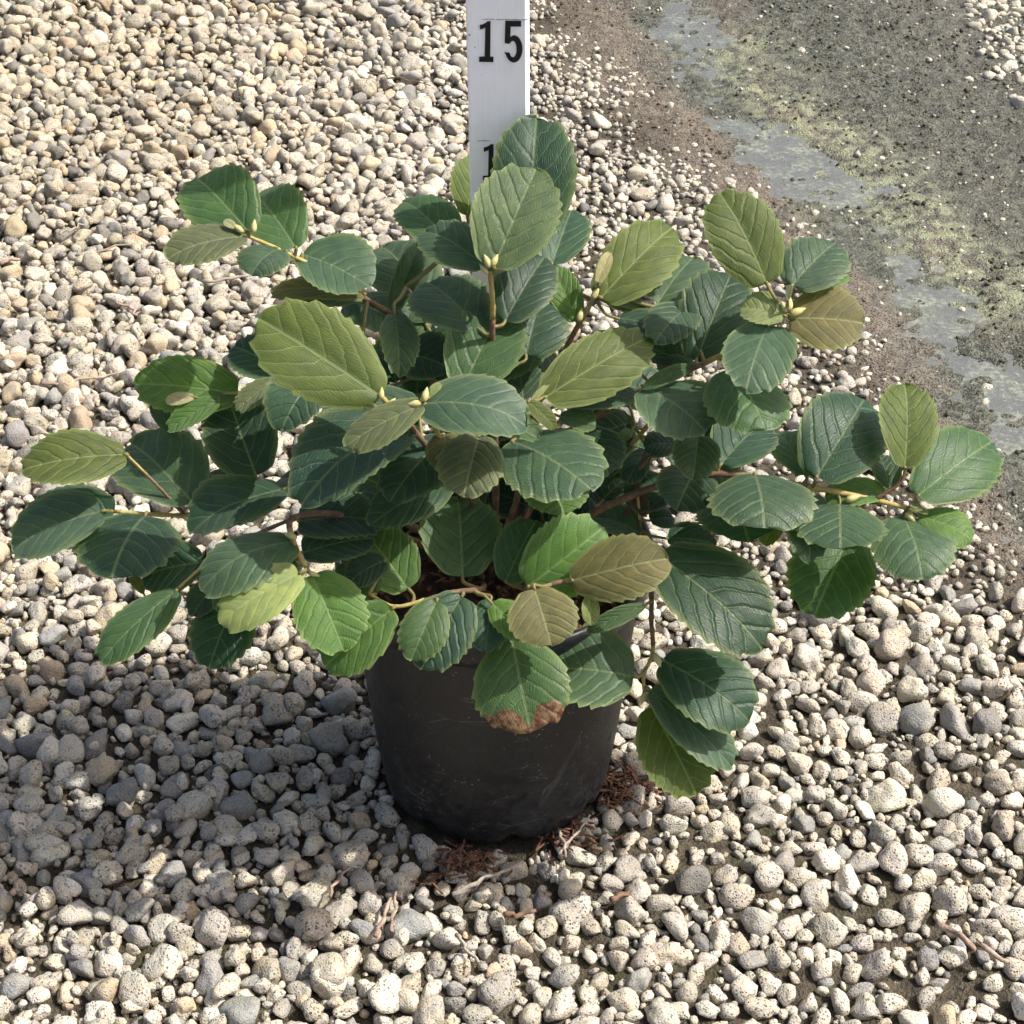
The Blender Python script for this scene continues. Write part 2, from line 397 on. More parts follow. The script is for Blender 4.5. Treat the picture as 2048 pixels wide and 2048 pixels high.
# puddle: a thin sheet of water that lies in the hollow of the mud
pw = []
for i in range(len(pud) - 1):
    for t in np.linspace(0, 1, 6, endpoint=False): pw.append(pud[i] * (1 - t) + pud[i + 1] * t)
pw = np.array(pw); tang = np.gradient(pw, axis=0); tang /= np.linalg.norm(tang, axis=1)[:, None]
nrm = np.stack([-tang[:, 1], tang[:, 0]], -1)
PV, PF = [], []
for i, (p, n_) in enumerate(zip(pw, nrm)):
    for j in range(7):
        s = (j - 3) / 3; q = p + n_ * s * (0.10 + 0.02 * math.sin(i * 1.7))
        PV.append((q[0], q[1], -0.0056))
for i in range(len(pw) - 1):
    for j in range(6): PF.append((i * 7 + j, i * 7 + j + 1, i * 7 + j + 8, i * 7 + j + 7))
puddle = tag(mesh_obj('puddle', PV, PF, M_water), kind='structure')

# ------------------------------------------------------------------ gravel
def icosphere(sub):
    t = (1 + 5 ** 0.5) / 2
    V = [(-1, t, 0), (1, t, 0), (-1, -t, 0), (1, -t, 0), (0, -1, t), (0, 1, t), (0, -1, -t), (0, 1, -t), (t, 0, -1), (t, 0, 1), (-t, 0, -1), (-t, 0, 1)]
    V = [Vector(v).normalized() for v in V]
    Fc = [(0, 11, 5), (0, 5, 1), (0, 1, 7), (0, 7, 10), (0, 10, 11), (1, 5, 9), (5, 11, 4), (11, 10, 2), (10, 7, 6), (7, 1, 8), (3, 9, 4), (3, 4, 2), (3, 2, 6), (3, 6, 8), (3, 8, 9), (4, 9, 5), (2, 4, 11), (6, 2, 10), (8, 6, 7), (9, 8, 1)]
    for _ in range(sub):
        cache, nf = {}, []
        def midp(a, b):
            key = (min(a, b), max(a, b))
            if key not in cache:
                cache[key] = len(V); V.append(((V[a] + V[b]) / 2).normalized())
            return cache[key]
        for a, b, c in Fc:
            ab, bc, ca = midp(a, b), midp(b, c), midp(c, a)
            nf += [(a, ab, ca), (b, bc, ab), (c, ca, bc), (ab, bc, ca)]
        Fc = nf
    return np.array([tuple(v) for v in V]), np.array(Fc, dtype=np.int32)
ICO = {s: icosphere(s) for s in (0, 1, 2)}
NPROTO = 36
PROTO = {0: [], 1: [], 2: []}
for i in range(NPROTO):
    npl = int(rng.integers(7, 12))
    pn = rng.normal(size=(npl, 3)); pn /= np.linalg.norm(pn, axis=1)[:, None]
    ph = rng.uniform(0.48, 0.88, npl)
    sc = np.array([rng.uniform(0.95, 1.5), rng.uniform(0.75, 1.1), rng.uniform(0.65, 0.95)])
    lump = rng.normal(size=(4, 3)) * 1.6; la = rng.uniform(0.02, 0.06, 4); lp = rng.uniform(0, 6, 4)
    for s in (0, 1, 2):
        D = ICO[s][0]
        dot = np.clip(D @ pn.T, 1e-3, None)
        r = ph / dot
        kk = 22.0
        rad = np.power((np.power(r, -kk)).sum(1) + 1.0, -1 / kk)           # soft convex cut: faceted but worn
        for l in range(4): rad = rad * (1 + la[l] * np.sin(2.2 * (D @ lump[l]) + lp[l]))
        V = D * rad[:, None] * sc
        PROTO[s].append(V / np.abs(V[:, :2]).max())
PAL = np.array([(0.47, 0.43, 0.355, 0.9), (0.44, 0.415, 0.365, 1.0), (0.50, 0.475, 0.41, 0.7), (0.36, 0.345, 0.31, 1.0), (0.30, 0.295, 0.28, 0.45),
                (0.25, 0.26, 0.265, 0.2), (0.44, 0.36, 0.25, 0.4), (0.39, 0.355, 0.285, 1.0), (0.18, 0.18, 0.18, 0.8), (0.58, 0.555, 0.50, 0.5)])
PW_L = np.array([0.20, 0.17, 0.09, 0.13, 0.08, 0.05, 0.10, 0.13, 0.025, 0.025]); PW_L /= PW_L.sum()
PW_R = np.array([0.18, 0.25, 0.14, 0.18, 0.08, 0.04, 0.02, 0.09, 0.015, 0.03]); PW_R /= PW_R.sum()

XMIN, XMAX, YMIN, YMAX = -1.80, 1.25, -0.70, 2.50
CELL = 0.018
def throw(radii, xmask, overlap, existing=None):
    """dart throwing, biggest first; xmask(x, y) is the chance that a stone stays"""
    grid = existing if existing is not None else {}
    out = []
    n = len(radii)
    X = rng.uniform(XMIN, XMAX, n); Y = rng.uniform(YMIN, YMAX, n)
    keep = rng.uniform(size=n) < xmask(X, Y, radii)
    for x, y, r in zip(X[keep].tolist(), Y[keep].tolist(), radii[keep].tolist()):
        cx_, cy_ = int(x // CELL), int(y // CELL)
        ok = True
        rr = 2 if r > 0.010 else 1
        for i in range(cx_ - rr, cx_ + rr + 1):
            for j in range(cy_ - rr, cy_ + rr + 1):
                for (a, b, c) in grid.get((i, j), ()):
                    if (a - x) ** 2 + (b - y) ** 2 < (overlap * (c + r)) ** 2: ok = False; break
                if not ok: break
            if not ok: break
        if ok:
            grid.setdefault((cx_, cy_), []).append((x, y, r)); out.append((x, y, r))
    return np.array(out), grid
POT_R0, POT_R1, POT_H = 0.0835, 0.1075, 0.210
def inview(x, y):
    px, py, _ = project(x, y, 0 * x)
    return (px > -350) & (px < 2400) & (py > -330) & (py < 2350)
def chance(x, y, r):
    d = x - xb(y) + (fbm(x * 8, y * 8, 3, 5) - 0.5) * 0.22
    p = 1 - sstep(-0.10, 0.07, d)
    big = np.clip((r - 0.0045) / 0.004, 0, 1)
    p = np.where(d > -0.03, np.maximum(p * (1 - 0.75 * big), 0.12 * sstep(0.0032, 0.0021, r) + 0.006 * (1 - big) + 0.0025), p)
    p = p * np.where((d > -0.20) & (y > 0.22), 1 - 0.85 * np.clip((r - 0.0042) / 0.0025, 0, 1), 1.0)
    p = np.maximum(p, 0.75 * far_gravel(x, y))
    low_r = sstep(-0.12, 0.22, x) * sstep(0.7, 0.0, y)                   # thinner gravel with soil showing, right of the pot
    bare = sstep(0.52, 0.64, fbm(x * 15, y * 15, 3, 77))
    p = p * (1 - low_r * (0.10 * big + 0.55 * bare))
    p = p * np.where(r > 0.0095, 0.45 + 0.55 * sstep(0.1, 0.9, y) * sstep(0.3, -0.3, x), 1.0)
    p = np.where(inview(x, y), p, p * np.where(r > 0.0045, 1.0, 0.1))
    p = np.where(np.hypot(x, y) < POT_R0 + r * 0.25, 0, p)
    return p
rad1 = np.sort(np.clip(rng.lognormal(math.log(0.0064), 0.36, 240000), 0.0030, 0.0145))[::-1]
L1, grid1 = throw(rad1, chance, 0.73)
rad2 = np.sort(np.clip(rng.lognormal(math.log(0.0033), 0.25, 130000), 0.0019, 0.0048))[::-1]
L2, _ = throw(rad2, chance, 0.60, grid1)
def chance_clod(x, y, r):                                              # crumbs of mud
    return mud_mask(x, y) * inview(x, y) * (0.12 + 0.88 * sstep(0.40, 0.60, fbm(x * 14, y * 14, 3, 41))) * (0.25 + 0.75 * sstep(0.03, 0.09, seg_dist(x, y, pud)))
L4, _ = throw(np.sort(rng.uniform(0.0013, 0.0036, 68000))[::-1], chance_clod, 0.75)
def chance_top(x, y, r):                                               # a second, looser layer on the heaped left side
    return 0.75 * sstep(0.05, -0.25, x + (fbm(x * 6, y * 6, 2, 9) - 0.5) * 0.3) * inview(x, y) * (np.hypot(x, y) > POT_R0 + 0.02)
L3, _ = throw(np.sort(np.clip(rng.lognormal(math.log(0.0058), 0.36, 42000), 0.0035, 0.0130))[::-1], chance_top, 0.92)
ALL = np.concatenate([np.c_[L1, np.zeros(len(L1))], np.c_[L2, np.ones(len(L2))], np.c_[L3, np.full(len(L3), 2)], np.c_[L4, np.full(len(L4), 3)]])
x, y, r, lay = ALL.T
gz = ground_z(x, y)
mudm = mud_mask(x, y)
z = gz + np.where(lay == 0, r * rng.uniform(0.25, 0.55, len(r)), np.where(lay == 1, r * 0.45, 0.0055 + r * 0.55))
z = np.where(mudm > 0.5, gz - r * 0.05, z)
leftness = sstep(0.15, -0.45, x)
cid = np.where(rng.uniform(size=len(r)) < leftness, rng.choice(len(PAL), len(r), p=PW_L), rng.choice(len(PAL), len(r), p=PW_R))
tint = PAL[cid].copy()
grey = tint[:, :3].mean(1, keepdims=True)
tint[:, :3] = (grey * 0.30 + tint[:, :3] * 0.70) * 0.92
back = sstep(0.35, 1.2, y) * sstep(0.0, -0.5, x)                           # browner, older stone at the back of the heap
tint[:, :3] *= 1 - back[:, None] * np.array([0.09, 0.12, 0.18])
tint[:, :3] *= rng.uniform(0.82, 1.15, (len(r), 1)) * rng.uniform(0.98, 1.02, (len(r), 3)) * np.array([1.03, 1.0, 0.945])
tint[:, 3] *= rng.uniform(0.45, 1.0, len(r))
tint[:, :3] = np.where((mudm > 0.5)[:, None], tint[:, :3] * 0.6 + np.array([0.21, 0.20, 0.165]), tint[:, :3])
wetc_ = wet_mask(x, y)[:, None]
clod = np.array([0.115, 0.090, 0.066]) * (1 - wetc_) + np.array([0.068, 0.068, 0.050]) * wetc_
tint[lay == 3] = np.c_[clod * rng.uniform(0.5, 1.25, (len(r), 1)), np.zeros(len(r))][lay == 3]
px, py, dep = project(x, y, z)
size_px = r / dep * F
vis = (px > 10) & (px < 2038) & (py > 10) & (py < 2038)
hid = (np.abs(px - 985) < 230) & (py > 1150) & (py < 1640)                # behind the pot
hid |= (np.abs(px - 990) < 480) & (py > 420) & (py < 1250)               # behind the foliage
order = np.argsort(-(size_px * (vis & ~hid)))
single = np.zeros(len(r), bool); single[order[:300]] = True
rotz = rng.uniform(0, 2 * math.pi, len(r)); tiltx = rng.normal(0, 0.28, len(r)); tilty = rng.normal(0, 0.28, len(r))
pid = rng.integers(0, NPROTO, len(r))
def rot_mats(i):
    cz, sz, cx_, sx, cy_, sy = np.cos(rotz[i]), np.sin(rotz[i]), np.cos(tiltx[i]), np.sin(tiltx[i]), np.cos(tilty[i]), np.sin(tilty[i])
    Z0, O1 = np.zeros(len(i)), np.ones(len(i))
    Rz = np.stack([cz, -sz, Z0, sz, cz, Z0, Z0, Z0, O1], -1).reshape(-1, 3, 3)
    Rx = np.stack([O1, Z0, Z0, Z0, cx_, -sx, Z0, sx, cx_], -1).reshape(-1, 3, 3)
    Ry = np.stack([cy_, Z0, sy, Z0, O1, Z0, -sy, Z0, cy_], -1).reshape(-1, 3, 3)
    return Ry @ Rx @ Rz
lod = np.where(size_px > 15.0, 2, np.where(size_px > 6.6, 1, 0))
lod = np.where(lay == 3, 0, lod)
lod = np.where((px > -250) & (px < 2300) & (py > -200) & (py < 2300), lod, 0)
VV, FF, TT = [], [], []; off = 0
for s in (0, 1, 2):
    for p_ in range(NPROTO):
        i = np.where((pid == p_) & (lod == s) & ~single)[0]
        if not len(i): continue
        pv = PROTO[s][p_]; nv = len(pv)
        V = np.einsum('nij,vj->nvi', rot_mats(i), pv) * r[i][:, None, None] * 1.12
        V[:, :, 0] += x[i][:, None]; V[:, :, 1] += y[i][:, None]; V[:, :, 2] += z[i][:, None]
        fc = ICO[s][1][None] + (np.arange(len(i)) * nv)[:, None, None] + off
        VV.append(V.reshape(-1, 3)); FF.append(fc.reshape(-1, 3)); TT.append(np.repeat(tint[i], nv, 0)); off += nv * len(i)
VV, FF, TT = np.concatenate(VV), np.concatenate(FF), np.concatenate(TT)
sme = fast_mesh('gravel', VV, FF, M_stone)
ca = sme.color_attributes.new('tint', 'FLOAT_COLOR', 'POINT'); ca.data.foreach_set('color', TT.astype(np.float32).ravel())
gravel = link(bpy.data.objects.new('gravel', sme), ground); gravel['kind'] = 'stuff'
print('stones', len(r), 'tris', len(FF))
proto_me = {}
for i in np.where(single)[0].tolist():
    p_ = int(pid[i])
    if p_ not in proto_me: proto_me[p_] = fast_mesh('stone', PROTO[2][p_], ICO[2][1], M_stone_obj)
    o = bpy.data.objects.new('stone', proto_me[p_])
    Rm = Matrix(rot_mats(np.array([i]))[0].tolist()).to_4x4()
    o.matrix_world = Matrix.Translation((float(x[i]), float(y[i]), float(z[i]))) @ Rm @ Matrix.Scale(float(r[i]) * 1.12, 4)
    o.color = tuple(float(c) for c in tint[i]); link(o, ground)

# ------------------------------------------------------------------ nursery pot
pot = empty('nursery_pot', (-0.001, 0.004, 0.0))
tag(pot, 'black plastic nursery pot with dusty scuffed sides, holding the leafy shrub', 'pot')
NS = 96
def lathe(name, prof, mat, parent, wob=None, close=False):
    V, Fc = [], []
    for j, (rr, zz) in enumerate(prof):
        for k in range(NS):
            a = 2 * math.pi * k / NS
            r2, z2 = wob(a, rr, zz) if wob else (rr, zz)
            V.append((r2 * math.cos(a), r2 * math.sin(a), z2))
    for j in range(len(prof) - 1):
        for k in range(NS):
            k2 = (k + 1) % NS
            Fc.append((j * NS + k, j * NS + k2, (j + 1) * NS + k2, (j + 1) * NS + k))
    if close: Fc.append(tuple(range(NS - 1, -1, -1)))
    return mesh_obj(name, V, Fc, mat, parent)
def wall_r(zz): return POT_R0 + (POT_R1 - 0.003 - POT_R0) * (zz / POT_H) ** 0.95
prof = [(0.070, 0.004), (0.076, 0.0015), (POT_R0 - 0.003, 0.0022), (POT_R0 - 0.0005, 0.006)]
prof += [(wall_r(zz) , zz) for zz in np.linspace(0.012, POT_H - 0.020, 26)]
def wobble(a, rr, zz):
    # soft dents, plus the ragged foot where the moulded feet and drain notches are
    d = 0.0011 * math.sin(3 * a + 1.0) * (zz / POT_H) + 0.0006 * math.sin(7 * a + zz * 40)
    # faint moulded panel low on the front
    fr = math.cos(a + math.pi / 2)
    if fr > 0.80 and zz < 0.085: d -= 0.0011 * min(1, (fr - 0.80) * 12) * min(1, (0.085 - zz) / 0.005)
    if zz < 0.02:
        n = max(0, math.sin(a * 8 + 0.4)) ** 4
        d -= 0.006 * n * (1 - zz / 0.02); zz = zz + 0.006 * n * (1 - zz / 0.02)
    return rr + d, zz
lathe('wall', prof, M_pot, pot, wobble, True)
lathe('inner_wall', [(wall_r(POT_H) - 0.0005, POT_H - 0.004), (wall_r(POT_H - 0.03) - 0.0022, POT_H - 0.03), (wall_r(0.10) - 0.0022, 0.10)], M_pot, pot)
rim_prof = [(wall_r(POT_H - 0.022) - 0.0004, POT_H - 0.0212), (POT_R1 - 0.0010, POT_H - 0.0195), (POT_R1 + 0.0012, POT_H - 0.012), (POT_R1 + 0.0022, POT_H - 0.004),
            (POT_R1 + 0.0018, POT_H - 0.0008), (POT_R1, POT_H + 0.0006), (POT_R1 - 0.0022, POT_H), (POT_R1 - 0.0030, POT_H - 0.004)]
lathe('rim', rim_prof, M_pot, pot, lambda a, rr, zz: (rr + 0.0008 * math.sin(2 * a + 0.6), zz + 0.0007 * math.sin(3 * a)))
# soil with bark crumbs
SV, SF = [(0, 0, 0.192)], []
rs = np.linspace(0.006, wall_r(0.186) - 0.0012, 14)
for j, rr in enumerate(rs):
    for k in range(64):
        a = 2 * math.pi * k / 64; xx, yy = rr * math.cos(a), rr * math.sin(a)
        SV.append((xx, yy, 0.186 + 0.006 * float(fbm(np.array(xx * 120 + 9), np.array(yy * 120 + 9), 3, 4)) + 0.004 * (1 - rr / 0.09)))
for k in range(64): SF.append((0, 1 + k, 1 + (k + 1) % 64))
for j in range(len(rs) - 1):
    for k in range(64):
        a0, a1 = 1 + j * 64 + k, 1 + j * 64 + (k + 1) % 64; SF.append((a0, a0 + 64, a1 + 64, a1))
mesh_obj('potting_soil', SV, SF, M_soil, pot)
CV, CF = [], []
rd = random.Random(4)
def chip_box(V, Fc, c, l, w, h, rz, tilt):
    Mx = Matrix.Translation(c) @ Matrix.Rotation(rz, 4, 'Z') @ Matrix.Rotation(tilt, 4, 'Y')
    b = len(V)
    for sx in (-1, 1):
        for sy in (-1, 1):
            for sz in (-1, 1): V.append(Mx @ Vector((sx * l * rd.uniform(.35, .5), sy * w * rd.uniform(.3, .5), sz * h * .5)))
    for f in ((0, 1, 3, 2), (4, 6, 7, 5), (0, 4, 5, 1), (2, 3, 7, 6), (0, 2, 6, 4), (1, 5, 7, 3)): Fc.append(tuple(b + q for q in f))
for _ in range(420):
    rr, a = 0.098 * math.sqrt(rd.random()), rd.uniform(0, 6.283)
    chip_box(CV, CF, (rr * math.cos(a), rr * math.sin(a), 0.192 + rd.uniform(0, .003)), rd.uniform(.004, .013), rd.uniform(.0015, .004), .0015, rd.uniform(0, 6.28), rd.uniform(-.5, .5))
cr = mesh_obj('bark_crumbs', CV, CF, M_mulch, pot, False); cr['kind'] = 'stuff'

# ------------------------------------------------------------------ measuring board
def board_hit(px_, py_): return at_y(px_, py_, BY)
BY = 0.076
BW, BT = 0.0375, 0.019
bx0 = (at_y(1004, 200, BY)).x
board = empty('measuring_board', (bx0, BY, 0.187))
board.rotation_euler = (0, R(-0.5), R(-5.0))
tag(board, 'white painted wooden measuring board with black numerals standing behind the shrub', 'ruler')
e = 0.0012
sec = [(-BW / 2 + e, 0), (BW / 2 - e, 0), (BW / 2, e), (BW / 2, BT - e), (BW / 2 - e, BT), (-BW / 2 + e, BT), (-BW / 2, BT - e), (-BW / 2, e)]
BV, BF = [], []
zl = np.linspace(0, 0.60, 24)
for zz in zl: BV += [(a, b, zz) for a, b in sec]
for i in range(len(zl) - 1):
    for k in range(8): BF.append((i * 8 + k, i * 8 + (k + 1) % 8, (i + 1) * 8 + (k + 1) % 8, (i + 1) * 8 + k))
BF += [tuple(range(7, -1, -1)), tuple((len(zl) - 1) * 8 + k for k in range(8))]
mesh_obj('board', BV, BF, M_board, board, False)
bpy.context.view_layer.update()
binv = (Matrix.Translation(board.location) @ board.rotation_euler.to_matrix().to_4x4()).inverted()
def bloc(px_, py_):
    """photo pixel to the board's front face"""
    o, d = binv @ CAM, binv.to_3x3() @ ray(px_, py_)
    t = (0 - o.y) / d.y; return o + d * t
def crop6(cx_, cy_): return bloc(800 + cx_ * 450 / 1932, cy_ * 450 / 1932)
def arc(cx_, cy_, rx, ry, a0, a1, n=14): return [(cx_ + rx * math.cos(R(a0 + (a1 - a0) * i / n)), cy_ + ry * math.sin(R(a0 + (a1 - a0) * i / n))) for i in range(n + 1)]
one = [(686, 214), (712, 208), (735, 196), (750, 182), (778, 182), (775, 485), (803, 487), (803, 531), (680, 528), (680, 486), (728, 485), (733, 236), (690, 252)]
five_outer = [(1040, 178), (1040, 224), (958, 224), (954, 305)] + arc(972, 420, 80, 112, -100, 160, 30)[1:] + [(897, 455), (934, 452)]
five = [(905, 178), (1040, 178), (1040, 226), (950, 226), (948, 318), (962, 306), (985, 302)] + arc(978, 418, 74, 116, -75, 168, 26) + [(897, 452), (938, 450)] + arc(970, 420, 32, 72, 150, -120, 20) + [(938, 375), (900, 366)]
two = [(x_ + 265, y_) for x_, y_ in ([(690, 290), (690, 255)] + arc(735, 250, 62, 72, 190, 380, 18) + [(745, 440), (722, 487), (800, 487), (800, 530), (676, 530), (676, 490)] + [(752, 330)] + arc(735, 252, 26, 34, 40, -170, 12) + [(722, 290)])]
def numeral(pts, lift=0.0006):
    P = [crop6(*p) for p in pts]
    n = len(P)
    V = [(p.x, -lift, p.z) for p in P] + [(p.x, 0.0003, p.z) for p in P]
    Fc = [tuple(range(n)), tuple(range(2 * n - 1, n - 1, -1))] + [(i, i + n, (i + 1) % n + n, (i + 1) % n) for i in range(n)]
    o = mesh_obj('numeral', V, Fc, M_ink, board, False)
    return o
numeral(one); numeral(five)
numeral([(718 + (x_ - 686) * 0.93, 1238 + (y_ - 182) * 0.89) for x_, y_ in one])
numeral([(718 + (x_ - 686) * 0.93, 1238 + (y_ - 182) * 0.89) for x_, y_ in two])
for x0, x1, y0 in ((705, 812, 163), (828, 1106, 166), (668, 772, 1206)):
    P = [crop6(x0, y0 - 3), crop6(x1, y0 - 3), crop6(x1, y0 + 4), crop6(x0, y0 + 4)]
    V = [(p.x, -0.0003, p.z) for p in P] + [(p.x, 0.0003, p.z) for p in P]
    mesh_obj('inch_mark', V, [(0, 1, 2, 3), (7, 6, 5, 4), (0, 4, 5, 1), (1, 5, 6, 2), (2, 6, 7, 3), (3, 7, 4, 0)], M_pencil, board, False)

# ------------------------------------------------------------------ shrub
shrub = empty('leafy_shrub', (0, 0, 0.188))
tag(shrub, 'spreading green shrub with broad toothed ribbed leaves growing from the black pot', 'shrub')
SH = Vector((0, 0, 0.188))
def over_rim(px_, py_, yc): return yc - 1.2 if (yc < -6.9 and py_ > 1110 and 780 < px_ < 1330) else yc
STEMS = [  # (radius at root, radius at tip, [(px, py, Y in cm), ...])
    (2.6, 1.5, [(1000, 1185, 0), (992, 950, 1), (985, 700, 0), (985, 600, -.8), (979, 538, -1.2)]),
    (2.8, 1.2, [(985, 1185, 1), (900, 850, 4), (810, 660, 6), (735, 600, 6), (650, 545, 5.5), (560, 500, 5), (486, 468, 5)]),
    (2.6, 1.6, [(990, 1185, -1), (930, 1000, -3), (830, 865, -7), (782, 815, -8), (762, 792, -8.3)]),
    (2.2, 1.4, [(992, 1185, -1), (945, 1000, -4), (885, 885, -7), (848, 808, -8.8)]),
    (2.4, 1.4, [(1015, 1185, 1), (1060, 850, 3), (1130, 700, 4), (1180, 610, 4.5), (1198, 570, 4.5)]),
    (2.2, 1.3, [(1015, 1185, 0), (1050, 950, -2), (1075, 820, -3.5), (1085, 795, -4)]),
    (2.8, 1.4, [(1020, 1185, 1), (1120, 900, 2), (1270, 790, 1), (1390, 735, 0), (1500, 680, -1), (1578, 625, -2)]),
    (2.4, 1.4, [(1020, 1185, 1), (1130, 1020, 2), (1210, 940, 2), (1280, 870, 2), (1330, 800, 2)]),
    (2.4, 1.4, [(1022, 1185, 0), (1240, 1040, -1), (1290, 920, -1), (1400, 900, -1), (1445, 925, -1)]),
    (2.8, 1.6, [(1020, 1185, -1), (1180, 1030, -2), (1400, 950, -2), (1560, 965, -2.5), (1640, 978, -3), (1750, 1000, -3.4), (1826, 1020, -3.8)]),
    (1.5, 1.2, [(1750, 1000, -3.4), (1800, 965, -3.2), (1812, 935, -3)]),
    (2.8, 1.3, [(985, 1185, 0), (800, 1040, 1), (600, 980, 0), (480, 1005, -1), (370, 1030, -1.5), (215, 1022, -2)]),
    (1.2, 0.9, [(370, 1030, -1.5), (312, 968, -1.4), (256, 912, -1.2)]),
    (1.4, 1.0, [(575, 985, 0), (530, 972, 0), (508, 955, 0)]),
    (2.2, 1.1, [(985, 1185, 2), (780, 900, 4), (600, 780, 4), (480, 785, 3.5), (395, 795, 3)]),
    (2.6, 1.6, [(985, 1185, -1), (720, 1040, -6), (590, 1035, -8), (588, 1085, -9.4), (618, 1145, -10.4)]),
    (1.4, 0.9, [(590, 1035, -8), (500, 1075, -8), (410, 1130, -8), (352, 1180, -8.4)]),
    (2.2, 1.0, [(1000, 1190, -3), (962, 1178, -8), (905, 1185, -9.6), (860, 1197, -10.2), (790, 1213, -10.6), (738, 1188, -11)]),
    (2.2, 1.0, [(1010, 1190, -3), (1060, 1178, -8.5), (1140, 1160, -9.4), (1180, 1188, -9.8)]),
    (2.0, 1.2, [(1015, 1185, -1), (1180, 1120, -4), (1290, 1150, -6.6), (1303, 1250, -7.4), (1305, 1305, -7.8), (1288, 1350, -8.2), (1290, 1395, -8.4)]),
    (1.6, 1.3, [(960, 1185, 3), (880, 760, 6), (846, 632, 6.2), (813, 573, 6.2)]),
    (1.5, 1.0, [(1270, 1120, -1), (1280, 1060, -2), (1275, 990, -2)]),
]
stem_pts = []
for si, (r0, r1, pts) in enumerate(STEMS):
    P = [at_y(a, b, over_rim(a, b, c) / 100) for a, b, c in pts]
    if pts[0][1] >= 1180: P[0].z = 0.184; P[0].x = 0.25 * P[0].x - 0.002 + 0.008 * math.sin(si * 2.1); P[0].y = 0.006 * math.cos(si * 1.7)
    P = smooth_path(P, 6)
    n = len(P)
    mid = int(n * 0.62)
    rad = [(r0 + (r1 - r0) * i / (n - 1)) * 0.001 * (1 + 0.10 * math.sin(i * 2.7)) for i in range(n)]
    V, Fc = tube([p - SH for p in P[:mid + 1]], rad[:mid + 1]); mesh_obj('branch', V, Fc, M_bark, shrub)
    V, Fc = tube([p - SH for p in P[mid:]], rad[mid:]); mesh_obj('young_shoot', V, Fc, M_green_stem if si != 20 else M_twig_grey, shrub)
    for i, p in enumerate(P): stem_pts.append((p, i / n, rad[i]))
SP = np.array([tuple(p) for p, _, _ in stem_pts])

COLS = {'D': (0.030, 0.074, 0.040, 0.0), 'K': (0.020, 0.056, 0.027, 0.0), 'M': (0.050, 0.108, 0.036, 0.15), 'S': (0.054, 0.104, 0.056, 0.05),
        'L': (0.085, 0.175, 0.036, 0.4), 'Y': (0.088, 0.125, 0.026, 0.7), 'B': (0.140, 0.128, 0.050, 0.9), 'O': (0.110, 0.130, 0.058, 0.8), 'G': (0.085, 0.135, 0.060, 0.4),
        'P': (0.25, 0.295, 0.115, 1.0), 'T': (0.40, 0.37, 0.22, 1.0), 'X': (0.36, 0.30, 0.20, 0.3), 'N': (0.09, 0.055, 0.035, 0.2)}
NI, NJ = 44, 7
def leaf_geometry(L, W, fold, curl, rnd, teeth=1.0, droop=0.0):
    """blade in local x (across), y (along), z (up)"""
    V, UV, E = [], [], []
    nte = rnd.uniform(6, 9); skew = rnd.uniform(0.94, 1.22); tamp = rnd.uniform(0.8, 1.5); ph0 = rnd.random(); wv = rnd.uniform(0.008, 0.026); wp = rnd.uniform(0, 6.28); asym = rnd.uniform(-0.05, 0.05)
    nve = 5.6; tw = rnd.uniform(-0.12, 0.12); pamp = rnd.uniform(0.001, 0.0065); er = rnd.uniform(-0.06, 0.22); dr = rnd.uniform(-0.02, 0.16); tipx = rnd.uniform(-0.05, 0.05)
    for i in range(NI + 1):
        t = 0.5 - 0.5 * math.cos(math.pi * i / NI); t = 0.35 * (i / NI) + 0.65 * t
        ts = t ** skew
        g = max(0.0, 4 * ts * (1 - ts)) ** (0.46 + 0.10 * max(0, t - 0.5))
        for j in range(-NJ, NJ + 1):
            s = j / NJ; a = abs(s)
            gg = g * (1 + asym * (1 if s > 0 else -1))
            sh = ((t * nte * 1.15 + 0.25 * math.sin(t * 9 + ph0 * 6) + ph0 + (0.37 if s > 0 else 0)) % 1.0)
            tooth = teeth * tamp * 0.10 * (sh - 0.45) * float(min(1, max(0, (t - 0.28) / 0.2))) * a ** 5
            tooth2 = tooth * (1 if g > 0.2 else g / 0.2)
            xw = s * (gg + tooth2)
            ym = t + 0.045 * teeth * (sh - 0.4) * a ** 6 * (1 if t > 0.9 else 0)
            if t < 0.12: ym -= 0.030 * a ** 1.5 * math.sin(math.pi * t / 0.12) 
            X = xw * W + tipx * W * t * t; Y = ym * L
            ax = abs(xw)
            phs = nve * (t - 0.30 * ax - 0.20 * ax * ax)
            pleat = (0.5 - 0.5 * math.cos(2 * math.pi * (phs - 0.5))) - 0.5
            fade = min(1, ax * 5) * (1 - 0.5 * a ** 4) * min(1, t * 6) * min(1, (1 - t) * 6)
            Z = fold * abs(X) - 0.35 * fold * abs(X) * a + curl * L * 4 * t * (1 - t) - droop * L * t * t
            Z += pamp * L * pleat * fade
            Z -= 0.010 * L * math.exp(-(ax / 0.09) ** 2)
            Z += wv * L * math.sin(t * 5.5 + wp + (1.3 if s > 0 else 0)) * a ** 2 * 1.6
            Z += tw * X * (t - 0.5) - er * W * a ** 3 * g - dr * L * max(0, t - 0.55) ** 2 * 3
            V.append((X, Y, Z)); UV.append((t, xw * 0.5 + 0.5)); E.append(a ** 12)
    Fc = []
    m = 2 * NJ + 1
    for i in range(NI):
        for j in range(m - 1): Fc.append((i * m + j, i * m + j + 1, (i + 1) * m + j + 1, (i + 1) * m + j))
    return V, UV, E, Fc
lrnd = random.Random(21)
